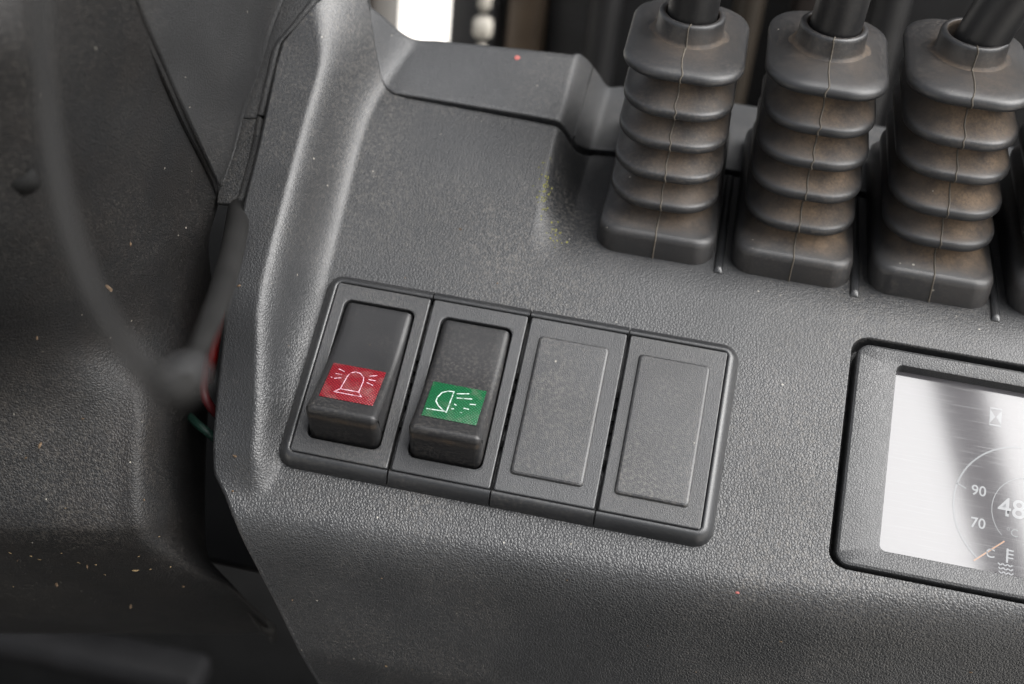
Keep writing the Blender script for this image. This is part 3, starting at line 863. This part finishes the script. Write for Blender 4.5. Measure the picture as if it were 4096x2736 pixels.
NET_RIM = [[(-33.1, 86.1, 9.8), (-29.2, 86.4, 10.3), (-24.1, 87.2, 10.6), (-21.0, 87.8, 10.5), (-20.6, 88.5, 9.8), (-20.2, 88.5, 3.8000000000000007)], [(-33.9, 74.4, 9.3), (-31.0, 74.6, 9.8), (-27.2, 75.1, 10.1), (-25.0, 75.6, 10.0), (-24.8, 76.2, 9.3), (-24.4, 76.2, 3.3000000000000007)], [(-34.2, 64.7, 8.8), (-32.3, 64.7, 9.3), (-30.0, 64.9, 9.6), (-28.6, 65.2, 9.5), (-28.6, 65.8, 8.8), (-28.2, 65.8, 2.8000000000000007)], [(-34.5, 58.7, 8.3), (-33.2, 58.6, 8.8), (-31.7, 58.7, 9.1), (-30.9, 58.9, 9.0), (-31.0, 59.4, 8.3), (-30.6, 59.4, 2.3000000000000007)], [(-34.5, 51.8, 7.8), (-33.1, 51.7, 8.3), (-31.5, 51.7, 8.6), (-30.7, 52.0, 8.5), (-30.7, 52.5, 7.8), (-30.3, 52.5, 1.7999999999999998)], [(-35.1, 40.3, 6.3999999999999995), (-33.5, 40.3, 6.8999999999999995), (-31.4, 40.5, 7.199999999999999), (-30.2, 40.8, 7.1), (-30.2, 41.3, 6.3999999999999995), (-29.8, 41.3, 0.39999999999999947)], [(-35.1, 38.3, 6.1), (-33.4, 38.3, 6.6), (-31.3, 38.5, 6.8999999999999995), (-30.1, 38.8, 6.8), (-30.1, 39.3, 6.1), (-29.7, 39.3, 0.09999999999999964)]]
NET_RIM_LOW = [[(-35.1, 38.0, 6.0), (-33.4, 38.0, 6.5), (-31.3, 38.2, 6.8), (-30.1, 38.5, 6.7), (-30.1, 39.0, 6.0), (-29.7, 39.0, 0.0)], [(-35.3, 29.1, 4.8), (-33.3, 29.2, 5.3), (-30.8, 29.5, 5.6), (-29.4, 29.9, 5.5), (-29.3, 30.3, 4.8), (-28.9, 30.3, -1.2000000000000002)], [(-35.7, 18.3, 3.8), (-33.5, 18.2, 4.3), (-30.7, 18.3, 4.6), (-29.0, 18.5, 4.5), (-28.9, 18.9, 3.8), (-28.5, 18.9, -2.2)], [(-35.2, 14.1, 3.1999999999999997), (-33.2, 14.0, 3.6999999999999997), (-30.6, 14.0, 4.0), (-29.2, 14.1, 3.9), (-29.2, 14.5, 3.1999999999999997), (-28.8, 14.5, -2.8000000000000003)]]
CABLE = [(-35.2, 26.8, -10.0), (-29.6, 14.1, 2.0), (-18.4, -8.2, 28.0), (-3.6, -34.9, 66.0), (12.7, -60.8, 110.0), (25.5, -78.9, 145.0), (35.4, -91.3, 172.0), (38.3, -95.9, 182.0), (36.7, -96.0, 184.0), (34.1, -94.5, 186.0), (30.3, -90.7, 187.0), (26.6, -85.5, 188.0), (23.2, -79.2, 189.0), (20.1, -72.0, 190.0), (17.4, -64.9, 191.0), (14.9, -58.0, 192.0)]
CABLE_R = [(2.9,),(2.9,),(2.7,),(2.3,),(1.7,),(1.1,),(1.6,),(1.6,),(0.95,),(0.9,),(0.9,),(0.9,),(0.9,),(0.9,),(0.9,),(0.9,)]
KNOB = (36.6, -93.0, 176.0)
WIRE_A = [(-33.8, -1.2, -22.0), (-31.3, -10.6, -15.0), (-29.6, -17.9, -12.0), (-29.1, -22.2, -13.0), (-32.7, -22.8, -25.0)]
WIRE_B = [(-34.2, -15.5, -22.0), (-30.6, -24.5, -14.0), (-28.3, -31.0, -12.0), (-26.0, -33.9, -14.0), (-24.4, -34.2, -20.0)]
WIRE_C = [(-34.3, -34.2, -22.0), (-29.2, -37.9, -16.0), (-25.5, -39.9, -15.0), (-23.1, -40.7, -18.0), (-20.3, -40.8, -26.0)]
colm = thing('steering_column_cover', 'dusty black steering column cover in two halves left of the dashboard', 'column cover')
def cover(name, net, mat, nu=8, nv=8, thick=2.0):
    o = link(name, mesh(name, *surf(net, nu, nv), mat), colm)
    md = o.modifiers.new('thickness', 'SOLIDIFY'); md.thickness = thick * MM; md.offset = -1
    return o
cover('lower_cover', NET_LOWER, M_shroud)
sh = link('dark_hole_disc', mesh('dark_hole_disc', *loft([[(HOLE_DISC[0] + r * 1.5 * math.cos(a), HOLE_DISC[1] + r * math.sin(a), HOLE_DISC[2] + z) for a in np.linspace(0, 2 * math.pi, 20, endpoint=False)] for (r, z) in ((3.0, -4), (3.0, 0.1), (2.2, 0.3))], True, True), M_black), colm)  # flush black disc, the shade of a hole put into its colour
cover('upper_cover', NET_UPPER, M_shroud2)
cover('rim_strip', NET_RIM, M_shroud2, thick=1.2)
cover('rim_strip', NET_RIM_LOW, M_shroud2, thick=1.2)

# ------------------------------------------------------------------ cable, wires
cab = thing('looped_cable', 'blurred black cable looping out of the gap beside the dashboard', 'cable', None,
            mesh('looped_cable', *tube(spline(CABLE, 10), spline(CABLE_R, 10)[:, 0], 18), M_cable))
kr_ = []
for a in np.linspace(-math.pi / 2, math.pi / 2, 9):
    kr_.append([(KNOB[0] + 1.9 * math.cos(a) * math.cos(b), KNOB[1] + 1.9 * math.cos(a) * math.sin(b), KNOB[2] + 1.7 * math.sin(a)) for b in np.linspace(0, 2 * math.pi, 16, endpoint=False)])
link('knot', mesh('knot', *loft(kr_, True, True), M_knot), cab)
thing('electrical_wire', 'bright red wire inside the gap left of the dashboard', 'wire', 'wires inside the gap', mesh('electrical_wire', *tube(spline(WIRE_A, 8), 1.3, 10), M_red))
thing('electrical_wire', 'dull dark red wire low inside the gap', 'wire', 'wires inside the gap', mesh('electrical_wire', *tube(spline(WIRE_B, 8), 1.2, 10), M_dred))
thing('electrical_wire', 'dark green wire lowest inside the gap', 'wire', 'wires inside the gap', mesh('electrical_wire', *tube(spline(WIRE_C, 8), 1.1, 10), M_green))

# ------------------------------------------------------------------ crumbs and dried mud
def blob(x, y, z, rx, ry, h, rot, n=11):
    V = []
    for (k, hh) in ((1.0, -0.05), (0.75, 0.55), (0.4, 1.0)):
        for a in np.linspace(0, 2 * math.pi, n, endpoint=False):
            q = k * (1 + rng.uniform(-.3, .3))
            u, v = rx * q * math.cos(a), ry * q * math.sin(a)
            V.append((x + u * math.cos(rot) - v * math.sin(rot), y + u * math.sin(rot) + v * math.cos(rot), z + h * hh))
    F = grid_faces(3, n, False, True)
    F.append(tuple(range(2 * n, 3 * n)))
    return V, F
def on_dash(x, y):
    return float(H(x, y))
def debris(name, label, cat, items, mat, k=0.38):
    mb = MB()
    for (x, y, z, rx, ry, h, rot) in items:
        mb.add(blob(x, y, z, rx * k, ry * k, h * 0.35, rot))
    o = thing(name, label, cat, None, mesh(name, mb.v, mb.f, mat))
    o['kind'] = 'stuff'
    return o
debris('dried_mud', 'small orange brown flakes of dried mud on the dashboard and column cover', 'dried mud', [(-20.1, -10.8, 11.32, 1.3, 0.8, 0.3, 0.71), (-12.1, -48.8, -0.27999999999999997, 1.1, 1.5, 0.35, 1.63), (-11.2, -56.3, -3.48, 1.0, 1.0, 0.3, 1.11), (26.7, -67.5, -12.18, 0.6, 0.6, 0.12, 1.81), (69.5, -60.7, -6.380000000000001, 0.5, 0.5, 0.1, 1.88), (90.6, -68.8, -20.48, 0.6, 0.5, 0.12, 0.2), (120.1, -62.9, -14.58, 0.9, 0.6, 0.15, 0.04), (103.0, -71.4, -26.38, 0.6, 0.4, 0.1, 2.51), (164.1, -60.3, -18.28, 1.0, 0.8, 0.15, 0.78), (15.2, 6.0, -3.48, 0.5, 0.4, 0.1, 0.7), (25.8, 22.3, -3.48, 0.9, 0.8, 0.08, 2.99), (38.3, 9.0, -3.48, 0.7, 0.6, 0.06, 1.41), (5.2, -74.9, -21.98, 0.7, 0.5, 0.15, 2.51), (-52.5, -58.6, 11.99, 2.0, 1.0, 0.8, 1.43), (-50.9, -41.7, 34.73, 1.2, 0.6, 0.4, 1.92), (-45.2, -50.6, 11.87, 0.8, 0.5, 0.3, 0.45), (-38.0, -16.3, 35.63, 1.5, 0.6, 0.3, 1.9), (-40.9, -26.0, 31.95, 3.5, 1.2, 0.2, 2.6), (-58.2, -81.1, -10.17, 0.8, 0.3, 0.3, 1.57), (-29.0, -63.8, 1.99, 0.8, 0.5, 0.3, 2.22), (-43.8, -78.3, -15.88, 1.6, 0.6, 0.3, 2.01), (-25.6, -75.0, -34.16, 1.0, 0.6, 0.4, 0.19), (-54.9, -81.8, -28.57, 1.6, 1.0, 0.3, 2.27), (-41.6, -80.5, -46.99, 1.5, 0.9, 0.3, 1.77), (-54.8, -62.0, 11.47, 0.8, 0.6, 0.2, 0.9)], M_mud)
debris('straw_bits', 'pale bits of straw lying in the crease of the column cover', 'straw', [(-33.0, -76.4, -18.09, 2.6, 0.5, 0.25, 0.25), (-29.8, -75.2, -19.0, 0.9, 0.3, 0.25, 0.6), (-58.5, -80.5, -5.88, 1.2, 0.35, 0.25, -0.2), (-54.1, -80.0, -7.09, 1.0, 0.3, 0.25, -0.1), (-52.8, -80.0, -9.25, 1.3, 0.25, 0.25, 0.0), (-45.1, -78.2, -13.19, 1.2, 0.25, 0.25, -0.1), (-40.9, -77.8, -13.33, 0.9, 0.3, 0.25, 0), (-26.6, -69.2, -8.69, 0.8, 0.2, 0.25, 0.7), (-30.4, -74.4, -10.24, 0.9, 0.2, 0.25, 0.6), (-44.8, -70.0, 5.09, 1.2, 0.15, 0.25, 0.2), (-25.6, -73.5, -20.07, 0.6, 0.4, 0.25, 0.2), (-40.7, -78.5, -20.21, 0.9, 0.2, 0.25, 0), (-65.0, -84.6, -27.79, 0.5, 0.3, 0.25, 0), (-47.1, -78.0, -6.57, 0.6, 0.2, 0.25, 0.3), (12.2, -15.5, 1.25, 0.65, 0.13, 0.12, 1.35), (-7.3, -19.4, 0.55, 0.5, 0.16, 0.12, 1.2), (28.7, -83.2, -38.35, 1.0, 0.3, 0.12, -0.2), (35.3, -82.7, -38.25, 0.6, 0.25, 0.12, 0.2)], M_straw)
debris('paint_specks', 'small pink paint specks on the dark plastic', 'paint specks', [(28.2, 81.5, -9.5, 0.9, 0.7, 0.3, 0), (107.8, -56.1, -4.95, 0.5, 0.4, 0.25, 0), (-34.0, 49.3, 30.4, 0.4, 0.8, 0.3, 0)], M_pink, 0.9)
debris('powder_trace', 'yellow green powder trace left of the first lever', 'powder', [(46.1, 38.1, -4.69, 0.23, 0.23, 0.12, 0), (42.6, 45.9, -3.69, 0.28, 0.28, 0.12, 0), (44.7, 40.5, -3.79, 0.3, 0.3, 0.12, 0), (43.2, 35.3, -3.49, 0.32, 0.32, 0.12, 0), (44.9, 37.7, -3.89, 0.17, 0.17, 0.12, 0), (45.0, 39.8, -3.99, 0.26, 0.26, 0.12, 0), (44.9, 34.6, -3.79, 0.21, 0.21, 0.12, 0), (44.5, 34.7, -3.69, 0.25, 0.25, 0.12, 0), (44.7, 42.0, -3.89, 0.33, 0.33, 0.12, 0), (44.1, 47.8, -3.99, 0.27, 0.27, 0.12, 0), (46.3, 33.1, -4.39, 0.34, 0.34, 0.12, 0), (44.7, 41.5, -3.89, 0.28, 0.28, 0.12, 0), (46.0, 32.4, -4.19, 0.25, 0.25, 0.12, 0), (44.5, 37.3, -3.69, 0.32, 0.32, 0.12, 0), (44.7, 38.8, -3.79, 0.3, 0.3, 0.12, 0), (44.2, 37.4, -3.59, 0.19, 0.19, 0.12, 0), (43.1, 46.0, -3.69, 0.13, 0.13, 0.12, 0), (44.1, 39.2, -3.59, 0.29, 0.29, 0.12, 0), (44.9, 32.1, -3.79, 0.35, 0.35, 0.12, 0), (41.5, 38.4, -3.49, 0.19, 0.19, 0.12, 0), (45.7, 36.9, -4.29, 0.13, 0.13, 0.12, 0), (45.3, 35.4, -3.99, 0.26, 0.26, 0.12, 0), (44.7, 37.8, -3.79, 0.32, 0.32, 0.12, 0), (45.2, 30.2, -3.79, 0.33, 0.33, 0.12, 0), (44.3, 35.7, -3.59, 0.24, 0.24, 0.12, 0), (43.0, 42.2, -3.49, 0.25, 0.25, 0.12, 0), (41.8, 44.2, -3.59, 0.24, 0.24, 0.12, 0), (43.7, 35.9, -3.49, 0.17, 0.17, 0.12, 0), (45.5, 29.2, -3.79, 0.24, 0.24, 0.12, 0), (44.2, 38.7, -3.59, 0.22, 0.22, 0.12, 0), (44.2, 38.9, -3.59, 0.26, 0.26, 0.12, 0), (44.0, 39.4, -3.59, 0.26, 0.26, 0.12, 0), (43.5, 37.1, -3.49, 0.2, 0.2, 0.12, 0), (42.9, 44.2, -3.59, 0.13, 0.13, 0.12, 0), (45.8, 37.2, -4.39, 0.34, 0.34, 0.12, 0), (45.1, 34.8, -3.89, 0.26, 0.26, 0.12, 0), (44.7, 35.5, -3.69, 0.19, 0.19, 0.12, 0), (44.4, 34.9, -3.59, 0.19, 0.19, 0.12, 0), (44.3, 34.1, -3.59, 0.13, 0.13, 0.12, 0), (42.7, 40.8, -3.49, 0.19, 0.19, 0.12, 0), (45.8, 32.6, -4.09, 0.17, 0.17, 0.12, 0), (45.3, 35.3, -3.99, 0.28, 0.28, 0.12, 0), (45.2, 37.0, -4.09, 0.2, 0.2, 0.12, 0), (44.1, 42.0, -3.59, 0.32, 0.32, 0.12, 0), (45.2, 36.0, -3.99, 0.27, 0.27, 0.12, 0), (44.5, 41.4, -3.69, 0.17, 0.17, 0.12, 0), (45.6, 36.0, -4.19, 0.16, 0.16, 0.12, 0), (43.6, 45.2, -3.69, 0.16, 0.16, 0.12, 0), (45.4, 32.3, -3.89, 0.27, 0.27, 0.12, 0), (44.0, 41.7, -3.59, 0.15, 0.15, 0.12, 0), (45.2, 32.5, -3.89, 0.18, 0.18, 0.12, 0), (44.5, 35.4, -3.69, 0.22, 0.22, 0.12, 0), (43.8, 33.9, -3.49, 0.16, 0.16, 0.12, 0), (46.1, 39.4, -4.79, 0.32, 0.32, 0.12, 0), (45.1, 39.3, -4.09, 0.34, 0.34, 0.12, 0), (44.6, 39.9, -3.79, 0.29, 0.29, 0.12, 0), (44.1, 43.2, -3.69, 0.24, 0.24, 0.12, 0), (44.8, 35.5, -3.79, 0.17, 0.17, 0.12, 0), (45.6, 37.1, -4.29, 0.19, 0.19, 0.12, 0), (44.3, 39.6, -3.69, 0.33, 0.33, 0.12, 0), (48.1, 29.4, -4.79, 0.33, 0.33, 0.12, 0), (50.7, 27.8, -5.49, 0.12, 0.12, 0.12, 0), (49.5, 27.0, -4.89, 0.19, 0.19, 0.12, 0), (48.6, 27.5, -4.69, 0.22, 0.22, 0.12, 0), (51.0, 27.4, -5.39, 0.2, 0.2, 0.12, 0), (50.4, 22.0, -4.09, 0.23, 0.23, 0.12, 0), (49.6, 27.7, -5.09, 0.17, 0.17, 0.12, 0), (47.5, 25.8, -4.09, 0.16, 0.16, 0.12, 0), (49.6, 30.4, -5.79, 0.31, 0.31, 0.12, 0), (49.8, 26.0, -4.69, 0.26, 0.26, 0.12, 0), (49.9, 26.4, -4.89, 0.18, 0.18, 0.12, 0), (50.0, 23.4, -4.29, 0.22, 0.22, 0.12, 0), (47.9, 24.5, -4.09, 0.12, 0.12, 0.12, 0), (50.4, 25.7, -4.79, 0.15, 0.15, 0.12, 0), (53.1, 24.5, -4.79, 0.32, 0.32, 0.12, 0), (51.2, 25.0, -4.79, 0.19, 0.19, 0.12, 0), (49.6, 24.0, -4.29, 0.27, 0.27, 0.12, 0), (48.6, 26.4, -4.49, 0.16, 0.16, 0.12, 0), (49.6, 24.8, -4.49, 0.25, 0.25, 0.12, 0), (49.2, 27.5, -4.89, 0.14, 0.14, 0.12, 0), (50.6, 24.3, -4.49, 0.26, 0.26, 0.12, 0), (49.6, 27.7, -5.09, 0.3, 0.3, 0.12, 0), (48.6, 26.8, -4.59, 0.21, 0.21, 0.12, 0), (47.9, 25.1, -4.19, 0.22, 0.22, 0.12, 0), (48.9, 27.6, -4.79, 0.18, 0.18, 0.12, 0), (47.9, 25.8, -4.19, 0.14, 0.14, 0.12, 0), (48.8, 24.5, -4.19, 0.32, 0.32, 0.12, 0), (50.7, 26.9, -5.19, 0.33, 0.33, 0.12, 0), (49.7, 27.3, -4.99, 0.23, 0.23, 0.12, 0), (51.8, 23.8, -4.59, 0.27, 0.27, 0.12, 0)], M_moss, 0.9)

# ------------------------------------------------------------------ the machine and the yard behind
W = IDENT
def wbox(name, label, cat, b, mat, group=None, bev=3):
    return thing(name, label, cat, group, mesh(name, *box(*b, bev), mat, True, sharp=40), W)
g = link('ground', mesh('ground', [(-60000, -60000, 0), (60000, -60000, 0), (60000, 60000, 0), (-60000, 60000, 0)], [(0, 1, 2, 3)], M_concrete, False))
g['kind'] = 'structure'
f = link('floor', mesh('floor', *box(-560, -900, 330, 560, 300, 345, 4), M_floor))
f['kind'] = 'structure'
f = link('bulkhead_wall', mesh('bulkhead_wall', *box(-600, 300, 300, 600, 308, 835, 2), M_floor))
f['kind'] = 'structure'
YB = 345
wbox('mast_rail', 'dark brown steel mast rail left of the bright opening', 'mast rail', (-190, YB, 340, -87, YB + 60, 1900), M_brown, 'steel uprights of the mast')
wbox('mast_rail', 'black upright at the right edge of the bright opening, behind the lift chain', 'mast rail', (-48, YB, 340, -24.6, YB + 20, 1900), M_mast, 'steel uprights of the mast')
wbox('mast_rail', 'bronze brown upright right of the lift chain', 'mast rail', (-19, YB, 340, -1.5, YB + 30, 1900), M_bronze, 'steel uprights of the mast')
wbox('mast_rail', 'narrow black upright between chain and bronze upright', 'mast rail', (-24.4, YB + 10, 340, -19.2, YB + 40, 1900), M_mast, 'steel uprights of the mast')
wbox('mast_rail', 'wide black mast rail filling the background behind the levers', 'mast rail', (-1.3, YB + 14, 340, 60, YB + 80, 1900), M_mast, 'steel uprights of the mast')
wbox('mast_carriage', 'black steel carriage plate behind the levers', 'carriage', (60.3, YB + 45, 340, 520, YB + 70, 1900), M_mast)
wbox('hydraulic_cylinder', 'dark upright cylinder housing behind the second lever', 'cylinder', (118, YB, 340, 132, YB + 40, 1900), M_brown)
for (x, r, lab, mm) in ((30, 8, 'dim grey hydraulic hose upright left of the first lever', M_mast2), (96, 7, 'brownish hydraulic hose upright between the first and second lever', M_brown2), (158, 9, 'dim grey hydraulic hose upright between the second and third lever', M_mast2)):
    thing('hydraulic_hose', lab, 'hydraulic hose', 'hoses on the mast', mesh('hydraulic_hose', *tube([(x, YB - 15, 340), (x, YB - 15, 1000), (x, YB - 15, 1900)], r, 16), mm), W)
ch = thing('lift_chain', 'beige steel lift chain hanging in front of the bright yard', 'chain', None, None, W)
for k in range(46):
    z = 640 + k * 13
    link('link', mesh('link', *box(-26.5 + (k % 2) * 1.5, YB - 50, z, -17.5 - (k % 2) * 1.5, YB - 43, z + 10.5, 2.0), M_beige), ch)
ped = thing('brake_pedal', 'blurred grey pedal under the column cover', 'pedal', None, None, W)
link('pad', mesh('pad', *box(-330, 140, 588, -112, 165, 604, 4), M_pedal), ped)
link('arm', mesh('arm', *box(-140, 128, 345, -122, 140, 588, 4), M_pedal), ped)
gd = thing('overhead_guard', 'black steel overhead guard bar mirrored as a dark band in the screen', 'overhead guard', None, None, W)
def bar(a, b, wd, th):
    a, b = Vector(a), Vector(b)
    t = (b - a).normalized(); s = t.cross(Vector((0, 0, 1))).normalized(); u = s.cross(t)
    rings = [[tuple(p + s * x + u * y) for (x, y) in ((-wd / 2, -th / 2), (wd / 2, -th / 2), (wd / 2, th / 2), (-wd / 2, th / 2))] for p in (a, b)]
    return loft(rings, True, True)
for off in (-420, 0, 420):
    link('bar', mesh('bar', *bar((320 + off, 90, 2100), (820 + off, -960, 2100), 48, 30), M_mast, False), gd)
seat = thing('light_block_seat', 'unseen black seat added behind the camera to block light', 'seat', None, None, W)  # out of view, added to keep light from behind off the front faces
link('cushion', mesh('cushion', *box(-260, -980, 560, 260, -520, 700, 40), M_floor), seat)
link('backrest', mesh('backrest', *box(-260, -1130, 700, 260, -1000, 1500, 40), M_floor), seat)
wbox('light_block_hood', 'unseen black hood added under the seat to block light', 'hood', (-520, -2200, 345, 520, -500, 558), M_mast)  # unseen dark box added with the seat, blocks light bounced from the ground
